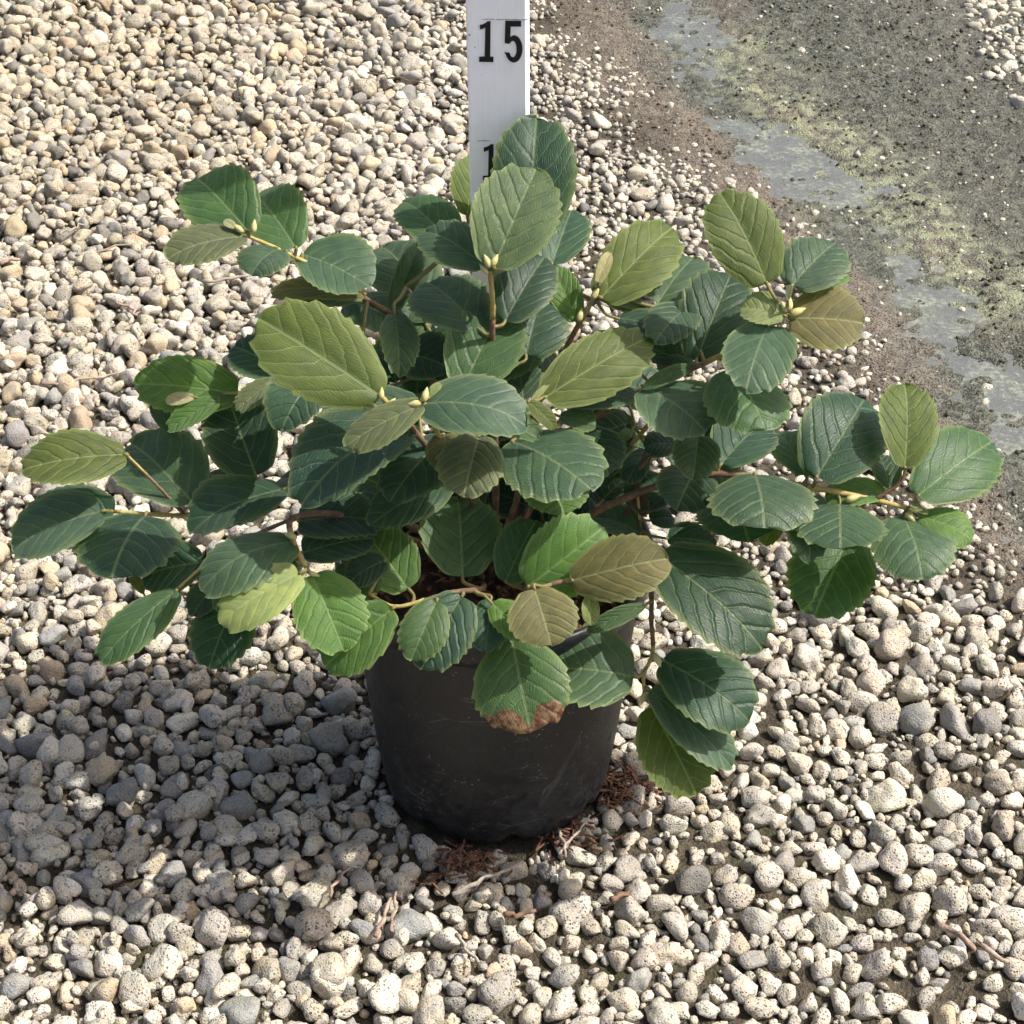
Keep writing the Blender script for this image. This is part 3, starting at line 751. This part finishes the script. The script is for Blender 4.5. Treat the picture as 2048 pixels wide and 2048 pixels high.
def add_leaf(rec, burn=False, name='leaf'):
    bx, by, tx, ty, w, yc, ck = rec[:7]
    yc = over_rim(bx, by, yc)
    nx, ny = rec[7] if len(rec) > 7 else (0.0, 0.55)
    fold = rec[8] if len(rec) > 8 else 0.22
    curl = rec[9] if len(rec) > 9 else 0.06
    nx += lrnd.uniform(-.08, .08); ny += lrnd.uniform(-.08, .08)
    B = at_y(bx, by, yc / 100)
    dep = (B - CAM).dot(FWD)
    ix, iy = (tx - bx) / F * dep, -(ty - by) / F * dep
    n = Vector((nx, ny, 1)).normalized()
    iz = -(ix * n.x + iy * n.y) / n.z
    cap = 1.5 * math.hypot(ix, iy); iz = max(-cap, min(cap, iz))
    a = Vector((ix, iy, iz)); L = a.length; a.normalize()
    wd = a.cross(n).normalized(); n = wd.cross(a).normalized()
    pin = Vector((iy, -ix, 0)).normalized()
    fs = max(0.45, abs(wd.dot(pin)))
    W = 0.5 * w / F * dep / fs
    W *= 1.13; L *= 1.05
    W = min(W, 0.68 * L + 0.004) if w > 40 else W
    toW = lambda v: RGT * v.x + UPV * v.y - FWD * v.z
    aw, ww, nw = toW(a), toW(wd), toW(n)
    V, UV, E, Fc = leaf_geometry(L, W, fold, curl, lrnd, 1.0 if w > 40 else 0.4)
    V = [B + ww * v[0] + aw * v[1] + nw * v[2] - SH for v in V]
    # petiole: from the blade's base to the nearest bit of stem
    dist = np.linalg.norm(SP - np.array(tuple(B)), axis=1)
    k = int(np.argmin(dist)); Q = Vector(SP[k])
    dl = (Q - B).length
    b0 = B + aw * (0.02 * L) - nw * 0.0006
    back = max(0.0, (B - Q).normalized().dot(aw)) if dl > 1e-5 else 0.0
    c1 = B - aw * min(0.4 * dl, 0.010) * back
    path = [b0 - SH, c1 - SH, (c1 * 0.5 + Q * 0.5) - Vector((0, 0, 0.06 * dl)) - SH, Q - SH]
    path = smooth_path(path, 3)
    pr = 0.0007 + 0.0004 * min(1, L / 0.06)
    pv, pf = tube(path, [pr * (1 + 0.35 * i / len(path)) for i in range(len(path))], 6)
    o0 = len(V); V += pv; UV += [(-0.2, 0.5)] * len(pv); E += [0] * len(pv); Fc = Fc + [tuple(q + o0 for q in f) for f in pf]
    me = bpy.data.meshes.new(name); me.from_pydata([tuple(v) for v in V], [], Fc)
    me.polygons.foreach_set('use_smooth', [True] * len(me.polygons))
    uvl = me.uv_layers.new(name='UVMap')
    li = np.empty(len(me.loops), dtype=np.int32); me.loops.foreach_get('vertex_index', li)
    uvl.data.foreach_set('uv', np.array(UV, dtype=np.float32)[li].ravel())
    at = me.attributes.new('edge', 'FLOAT', 'POINT'); at.data.foreach_set('value', np.array(E, dtype=np.float32))
    if burn:
        bt = []
        for (t, v) in UV:
            f = min(1, max(0, (t - 0.66 - 0.22 * math.exp(-((v - 0.5) / 0.07) ** 2)) / 0.16))
            if v < 0.16: f *= 0.5
            bt.append(f if t <= 1.0 else 0)
        at = me.attributes.new('burn', 'FLOAT', 'POINT'); at.data.foreach_set('value', np.array(bt, dtype=np.float32))
    me.update(); me.materials.append(M_leaf)
    o = link(bpy.data.objects.new(name, me), shrub)
    c = COLS[ck]; j = 0.84 * lrnd.uniform(0.85, 1.15)
    o.color = (c[0] * j * lrnd.uniform(.93, 1.07), c[1] * j, c[2] * j * lrnd.uniform(.9, 1.1), c[3])
    return o

UPF = (0.05, 1.05)        # a blade lying nearly level
FLT = (0.0, 0.1)          # a blade facing the camera
LEAVES = [
 # upper left shoot
 (497, 462, 383, 338, 135, 5, 'M', (-.15, .5)), (592, 495, 500, 368, 125, 5.2, 'M', (-.1, .6)), (489, 472, 350, 517, 80, 4.6, 'O', (.1, .9), .25),
 (554, 498, 512, 548, 88, 4.6, 'S', (0, 1.1)), (604, 508, 735, 572, 118, 6.2, 'S', (.2, .8)), (730, 588, 545, 574, 56, 5.4, 'B', (-.2, .7), .35), (728, 594, 600, 590, 62, 7, 'S', UPF),
 (722, 582, 702, 542, 18, 5.6, 'M'), (470, 455, 448, 440, 16, 4.6, 'T'), (700, 600, 800, 655, 90, 8, 'S', UPF),
 # top centre
 (1054, 490, 1076, 240, 150, 1.4, 'K', (.05, .0)), (987, 537, 1072, 340, 156, -1.6, 'G', (-.05, .25), .18), (974, 534, 850, 447, 95, -0.6, 'S', (-.1, .8)),
 (907, 490, 800, 380, 98, 6.4, 'M', (-.2, .7)), (934, 432, 950, 312, 78, 9.2, 'Y', (.1, .2)), (1104, 529, 1147, 403, 100, 7.5, 'D', (.1, .7)),
 (858, 618, 757, 465, 128, 8, 'S', (-.1, .9)), (783, 624, 833, 482, 46, 6.6, 'M', (.3, .3), .55), (955, 655, 858, 553, 128, .6, 'S', (-.1, 1.0)),
 (1010, 642, 1088, 508, 112, .2, 'K', (.1, .5)), (1052, 710, 1080, 596, 128, 0.8, 'D', (.1, .5)), (1154, 640, 1104, 527, 60, 3.8, 'L', (0, .3), .3),
 (926, 779, 1002, 615, 140, -2.6, 'M', (-.1, .45), .2), (1048, 800, 1038, 728, 84, 1.0, 'S', (.0, .8)),
 (835, 790, 828, 625, 86, 4.5, 'K', (.1, .4)), (790, 628, 805, 745, 68, 3.5, 'M', (.2, .9), .45),
 # the node in front, left of centre
 (761, 792, 531, 642, 165, -8, 'Y', (.1, .15), .16, .05), (568, 745, 465, 690, 92, 3, 'K', (0, .6)), (848, 806, 1046, 842, 118, -9.2, 'S', (.1, .75), -.12, .12),
 (852, 826, 1068, 866, 66, -8.0, 'M', (.05, 1.0)), (845, 808, 699, 886, 72, -9.4, 'O', (-.1, .55), .12, .05), (888, 868, 904, 942, 84, -7, 'B', (.2, .5)),
 (958, 872, 932, 984, 118, -7.4, 'O', (.1, .75)), (803, 838, 622, 990, 152, -5.6, 'D', (-.15, .95)), (897, 873, 792, 990, 112, -4.6, 'D', (0, 1.0)),
 (900, 965, 755, 1040, 82, -5.2, 'D', (.15, .9)), (772, 828, 733, 812, 15, -9, 'P'), (858, 795, 880, 765, 15, -9, 'P'), (835, 800, 690, 822, 62, -4.2, 'S', UPF),
 (800, 805, 650, 872, 92, -3.0, 'K', (0, .9)), (640, 745, 573, 852, 110, 0.5, 'D', (0, .8)), (700, 735, 590, 760, 60, 1.0, 'L', UPF), (558, 757, 482, 820, 45, 2, 'O', (-.1, .7)),
 (596, 1042, 755, 1040, 88, -7, 'D', (.1, .9)), (605, 1105, 738, 1078, 84, -8.4, 'D', (.1, .7)), (752, 1188, 682, 1128, 84, -10.2, 'M', (-.1, .4)), (770, 1120, 700, 1160, 60, -8.6, 'K', (0, .7)), (817, 1177, 730, 1068, 108, -8, 'L', (.1, .35)),
 (926, 1154, 912, 1000, 145, -7.4, 'M', (.1, .5), .12),
 # right of centre
 (1089, 795, 1297, 670, 116, -4, 'Y', (.1, .35), .2), (1025, 882, 1168, 975, 150, -4.6, 'S', (.0, 1.15), -.05, .08), (1100, 962, 1125, 1022, 112, -4.0, 'L', UPF),
 (1131, 806, 1258, 760, 100, -1.5, 'D', (.1, .9)), (1290, 775, 1398, 858, 128, -1.2, 'S', (.1, 1.1), -.06, .07), (1057, 803, 1110, 853, 32, -5.4, 'Y', (.2, .2)),
 (1063, 803, 1096, 768, 12, -4.6, 'P'), (1120, 832, 1188, 850, 46, -2.6, 'M', UPF), (1160, 850, 1212, 945, 102, -1.5, 'K', (.1, .9)),
 (1201, 596, 1349, 443, 120, 3.8, 'Y', (.1, .4), .2), (1196, 566, 1219, 504, 24, 3.4, 'T', (.1, .2), .4), (1315, 608, 1396, 503, 98, 4.5, 'S', (.1, 1.2)),
 (1375, 615, 1308, 685, 84, 3.5, 'S', (.1, 1.2)), (1238, 636, 1340, 663, 58, 3, 'D', (.1, .9), -.2), (1288, 622, 1212, 588, 44, 5, 'S', UPF),
 (1393, 720, 1468, 539, 132, 0.2, 'K', (.1, .35)), (1380, 740, 1303, 690, 62, 2, 'K', (0, .8)), (1385, 746, 1318, 730, 42, 1.4, 'S', UPF), (1385, 731, 1290, 776, 28, 0.2, 'M', (.3, .3), .5),
 # upper right shoot
 (1534, 566, 1448, 388, 132, -1.6, 'Y', (.15, .15), .2), (1585, 570, 1680, 478, 112, -1.4, 'S', (.1, .7)), (1600, 582, 1702, 545, 40, -0.8, 'L', (.1, .9)),
 (1579, 636, 1718, 648, 122, -2.4, 'B', (.0, .5), .22), (1568, 631, 1487, 610, 62, -2.8, 'P', (-.1, .4), .15), (1536, 652, 1478, 778, 122, -2.2, 'S', (-.1, .9), -.12, .10),
 (1462, 735, 1512, 856, 146, -1.2, 'M', (.1, .9), -.05, .08), (1575, 600, 1583, 566, 12, -3, 'O'),
 # right interior
 (1396, 872, 1381, 953, 86, -2.4, 'M', (.1, .6), .35), (1350, 888, 1290, 890, 50, -1.2, 'D', UPF), (1443, 927, 1534, 846, 108, -1.8, 'D', (.1, .9), .25),
 (1510, 948, 1515, 1043, 188, -2.6, 'S', (.05, 1.25), -.06, .08), (1468, 1000, 1486, 1076, 178, -1.6, 'D', (.0, 1.1)), (1392, 940, 1348, 1012, 112, -1.2, 'D', (0, .9)),
 (1345, 985, 1252, 986, 78, -0.6, 'K', (0, .7)), (1292, 1032, 1263, 985, 32, -2.4, 'N', (0, .4), .5), (1282, 1066, 1185, 1030, 64, -2.4, 'S', UPF), (1300, 1040, 1346, 1035, 44, -2.2, 'K', UPF),
 (1335, 1076, 1426, 1086, 52, -3, 'D', UPF), (1225, 950, 1193, 966, 30, -.5, 'D'), (1262, 860, 1240, 881, 22, 1, 'L', UPF), (1405, 880, 1457, 846, 72, .2, 'D', UPF), (1290, 900, 1252, 962, 46, 1, 'D', UPF),
 (1180, 1050, 1120, 1010, 80, 0.5, 'K', UPF), (1350, 830, 1440, 800, 70, 1.5, 'D', UPF),
 # far right shoot
 (1633, 955, 1748, 793, 156, -3.2, 'D', (.05, .5), .12), (1810, 936, 1823, 770, 108, -3.2, 'Y', (.1, .15), .2), (1835, 992, 2007, 876, 136, -4, 'M', (.2, .5), .1),
 (1838, 1032, 1934, 1074, 72, -4.2, 'L', (.1, .8)), (1807, 1033, 1822, 1136, 146, -4.0, 'S', (.0, 1.05), -.05, .07), (1680, 1006, 1664, 1091, 160, -3.8, 'S', (.0, 1.2), -.08, .09),
 (1698, 1076, 1624, 1219, 146, -2.8, 'M', (-.1, .5)), (1612, 985, 1600, 1102, 96, -1.8, 'S', UPF), (1612, 952, 1572, 858, 78, -2.2, 'S', UPF), (1770, 985, 1655, 992, 52, -2.6, 'L', UPF),
 (1780, 975, 1774, 908, 56, -2.4, 'S', UPF), (1765, 1003, 1690, 996, 25, -3.2, 'M', UPF), (1560, 1018, 1528, 1086, 42, -1, 'Y', FLT), (1830, 1018, 1855, 1026, 11, -4.2, 'P'), (1822, 1012, 1842, 1012, 11, -4.2, 'P'),
 # left shoots
 (475, 787, 276, 766, 106, 3.4, 'L', (.0, .25), .2), (388, 794, 334, 802, 24, 2.4, 'T', (0, .3), .4), (437, 801, 345, 858, 46, 2.6, 'L', (0, .5)), (348, 868, 306, 806, 34, 4, 'D', (.3, .2), .5),
 (512, 951, 452, 796, 132, 0, 'K', (.05, .3), .12), (252, 908, 66, 938, 98, -1.2, 'Y', (.1, .6), .25), (388, 1007, 241, 879, 150, -1.6, 'S', (-.1, .85), .12),
 (230, 1022, 66, 1012, 80, -2.0, 'D', (-.1, .8)), (205, 1022, 38, 1088, 112, -2.5, 'S', (-.1, .9)), (290, 1030, 248, 1142, 182, -2.6, 'D', (-.1, 1.0), -.08, .09),
 (407, 1124, 288, 1148, 98, -6, 'K', (-.1, .5)), (568, 978, 400, 1046, 98, -1.2, 'D', (-.1, 1.1)), (540, 975, 432, 994, 20, 0, 'M', (.2, -.2)), (452, 972, 414, 944, 46, 0.2, 'D', UPF),
 (353, 1180, 222, 1309, 80, -8.6, 'M', (-.1, .6), .1), (287, 1186, 261, 1154, 20, -7, 'O'), (587, 1082, 418, 1162, 100, -9.2, 'S', (-.1, 1.0), -.1, .12), (590, 1118, 442, 1196, 92, -8.4, 'M', (-.1, .9)),
 (600, 1146, 453, 1236, 96, -12.0, 'P', (-.05, .6), .12), (482, 1182, 430, 1322, 112, -7.4, 'K', (-.1, .4)), (436, 1158, 394, 1226, 56, -7, 'D'),
 (624, 1150, 690, 1292, 128, -10.8, 'L', (.1, .3), .18), (720, 1090, 640, 1010, 80, -4, 'K', UPF), (650, 990, 560, 950, 80, 2, 'D', UPF),
 # over the pot's front
 (785, 1217, 655, 1326, 112, -10.8, 'L', (-.1, .15)), (873, 1202, 828, 1310, 86, -10.6, 'M', (.0, .4)), (924, 1192, 848, 1324, 112, -10.0, 'D', (-.05, .4)),
 (981, 1200, 974, 1294, 76, -9.8, 'D', (0, .5)), (985, 1207, 1052, 1269, 64, -10.6, 'L', (0, .5)), (1070, 1178, 1098, 1282, 124, -11.6, 'B', (.05, .35), .15),
 (1055, 1174, 1200, 1062, 138, -8.6, 'L', (.05, .05)), (1011, 1163, 1070, 1047, 98, -7.6, 'M', (-.1, .2)), (1142, 1161, 1322, 1114, 116, -9.8, 'B', (-.15, .15), .06),
 (1179, 1190, 1182, 1247, 32, -10.2, 'P', (0, .2), .3), (1288, 1210, 1178, 1260, 32, -8.0, 'M', (.1, .4)), (1317, 1111, 1510, 1276, 158, -6.2, 'K', (.1, .6), .08),
 (1325, 1320, 1490, 1422, 132, -7.6, 'D', (.15, .6), .12), (1300, 1380, 1456, 1524, 86, -8.6, 'S', (.35, .5), .2), (1303, 1412, 1384, 1572, 128, -8.2, 'Y', (.0, .25), .14),
 (1267, 1353, 1115, 1337, 140, -9.6, 'S', (-.05, .7), .12), (1150, 1245, 1120, 1222, 42, -7.5, 'X', FLT),
]
LEAVES += [(1062, 1015, 985, 985, 84, 3.2, 'K', (0, .5)), (985, 1030, 1040, 960, 80, 4.0, 'K', (0, .4)), (700, 930, 640, 900, 80, -1, 'D', UPF), (1240, 760, 1180, 700, 70, 3, 'D', UPF)]
for rec in LEAVES: add_leaf(rec)
bl = add_leaf((1024, 1276, 1058, 1449, 172, -11.4, 'M', (-.05, .35), .1), burn=True)
bl['label'] = 'drooping green leaf with a brown scorched tip'
# leaves deep inside the shrub that only show in the gaps
irnd = random.Random(5)
for _ in range(46):
    bx, by = irnd.uniform(690, 1380), irnd.uniform(640, 1090)
    if (bx - 1010) ** 2 / 360 ** 2 + (by - 880) ** 2 / 260 ** 2 > 1: continue
    an = irnd.uniform(0, 6.283); l = irnd.uniform(90, 130)
    add_leaf((bx, by, bx + l * math.cos(an), by + 0.75 * l * math.sin(an), irnd.uniform(80, 105), irnd.uniform(3.5, 9), irnd.choice('DKDKM'), (irnd.uniform(-.3, .3), irnd.uniform(.5, 1.1))))
# buds at the shoot tips
def bud(px_, py_, yc, dx, dy, ln=0.008):
    B = at_y(px_, py_, over_rim(px_, py_, yc) / 100); d = (RGT * dx - UPV * dy).normalized()
    P = [B + d * ln * t for t in (-.15, .1, .35, .6, .85, 1.05)]
    V, Fc = tube([p - SH for p in P], [ln * q for q in (.16, .27, .30, .24, .13, .02)], 8); mesh_obj('bud', V, Fc, M_bud, shrub)
for b in ((978, 532, -1.6, -.4, -1), (985, 530, -1.6, .5, -1), (973, 545, -1.6, -.5, -.6), (762, 795, -8.8, .1, -1), (775, 815, -9, .5, -.6), (785, 822, -9, .7, .1), (1192, 572, 4, .2, -1), (1186, 595, 4, .4, -.6), (1158, 640, 3.6, .2, -.8),
          (483, 462, 4.6, -.8, -.6), (507, 462, 4.6, .1, -1), (1578, 618, -2.6, .1, -1), (1584, 628, -2.6, .7, -.3), (1572, 622, -2.6, -.4, -.8), (848, 800, -9.4, .2, -.8), (840, 806, -9.4, -.7, .1),
          (1180, 1180, -10, .4, .2), (1822, 1018, -4.2, .9, .1), (1815, 1028, -4.2, .5, .6), (1290, 1388, -8.6, -.3, .8), (1310, 1310, -8.2, .4, .8), (606, 1145, -10.8, -.2, .5), (620, 1146, -10.8, .6, .2), (1695, 1000, -3.8, .6, -.2), (590, 1075, -9.8, -.5, -.2)):
    bud(*b, ln=irnd.uniform(.006, .009))

# ------------------------------------------------------------------ twigs and fibre on the gravel
def twig(a, b, rad, label, mat=M_twig, bend=0.004, h=0.0135, cat='twig'):
    A, B_ = at_z(*a, h), at_z(*b, h)
    trnd = random.Random(int(a[0] * 7 + a[1]))
    P = []
    for i in range(9):
        t = i / 8
        p = A.lerp(B_, t) + Vector((trnd.uniform(-1, 1), trnd.uniform(-1, 1), trnd.uniform(-.6, .6))) * bend * 0.5 * math.sin(math.pi * t)
        p.z += 0.002 * math.sin(3 * t + a[0]); P.append(p)
    mid = P[4].copy()
    V, Fc = tube([p - mid for p in P], [rad * (1 - 0.35 * i / 8) * (1 + 0.15 * math.sin(i * 2.3)) for i in range(9)], 7)
    o = mesh_obj('twig', V, Fc, mat); o.location = mid
    return tag(o, label, cat, 'dry twigs lying on the gravel')
twig((84, 771), (240, 742), .0017, 'long reddish dry twig lying on gravel beside the shrub\'s upper leaves', bend=.012)
twig((405, 563), (500, 548), .0020, 'short pale stick on gravel just below the shrub\'s highest side shoot', M_twig_grey)
twig((912, 1872), (958, 1922), .0016, 'short grey stick lying on gravel in front of the pot', M_twig_grey)
twig((905, 1790), (1020, 1738), .0019, 'grey-brown stick lying close to the front foot of the pot', M_twig_grey, .008)
twig((1873, 1853), (2018, 1922), .0024, 'thick pinkish stick with a bent end lying on gravel with soil patches', M_twig, .010)
twig((751, 1872), (782, 1796), .0018, 'reddish twig lying close beside a thinner brown twig on gravel', M_twig)
twig((783, 1860), (792, 1786), .0014, 'thin brown twig lying close beside a thicker reddish twig', M_twig)
twig((1008, 1831), (1072, 1818), .0021, 'short dark brown stub of twig on gravel in front of the pot', M_bark)
twig((1118, 1660), (1131, 1716), .0014, 'thin upright grey twig poking out beside the pot\'s foot', M_twig_grey)
twig((1128, 1690), (1180, 1630), .0012, 'thin pale twig tucked under the edge of the black pot', M_twig_grey)
twig((735, 145), (862, 172), .0012, 'thin dark twig on pale gravel beside the white board', M_bark, .010)
twig((232, 602), (275, 632), .0017, 'short brown twig on tan gravel with a crooked middle', M_twig, .012)
twig((120, 470), (175, 447), .0014, 'thin pale curved twig on the tan gravel', M_twig_grey, .012)
twig((150, 508), (270, 488), .0013, 'long thin straw-coloured twig on the tan gravel', M_twig_grey, .010)
twig((0, 527), (40, 520), .0026, 'stout brown stick end on the tan gravel', M_twig)
twig((22, 1787), (38, 1760), .0022, 'short pinkish twig piece between cream stones away from the shrub', M_twig)
twig((1222, 1800), (1262, 1778), .0024, 'dark bark sliver on gravel beside the pot\'s shadow', M_bark)
twig((660, 1795), (700, 1735), .0013, 'thin tan twig bent over grey stones in the shrub\'s shadow', M_twig, .010)
def fibre_pile(cx_, cy_, n, spread, label):
    V, Fc = [], []
    c0 = at_z(cx_, cy_, 0.0)
    for _ in range(n):
        p = c0 + Vector((rd.gauss(0, spread), rd.gauss(0, spread * .7), 0)); p.z = 0.004 + rd.uniform(0, .010) * math.exp(-((p - c0).length / spread) ** 2 * .5)
        chip_box(V, Fc, p, rd.uniform(.005, .018), rd.uniform(.0008, .0024), .0010, rd.uniform(0, 6.28), rd.uniform(-.6, .6))
    o = mesh_obj('bark_debris', V, Fc, M_mulch, None, False)
    return tag(o, label, 'bark debris', kind='stuff')
fibre_pile(1252, 1592, 130, .014, 'reddish brown bark fibres on gravel beside the pot')
fibre_pile(922, 1742, 110, .012, 'reddish brown bark crumbs on gravel before the pot')
fibre_pile(1140, 1690, 60, .012, 'dark bark fibres spilling from under the pot')
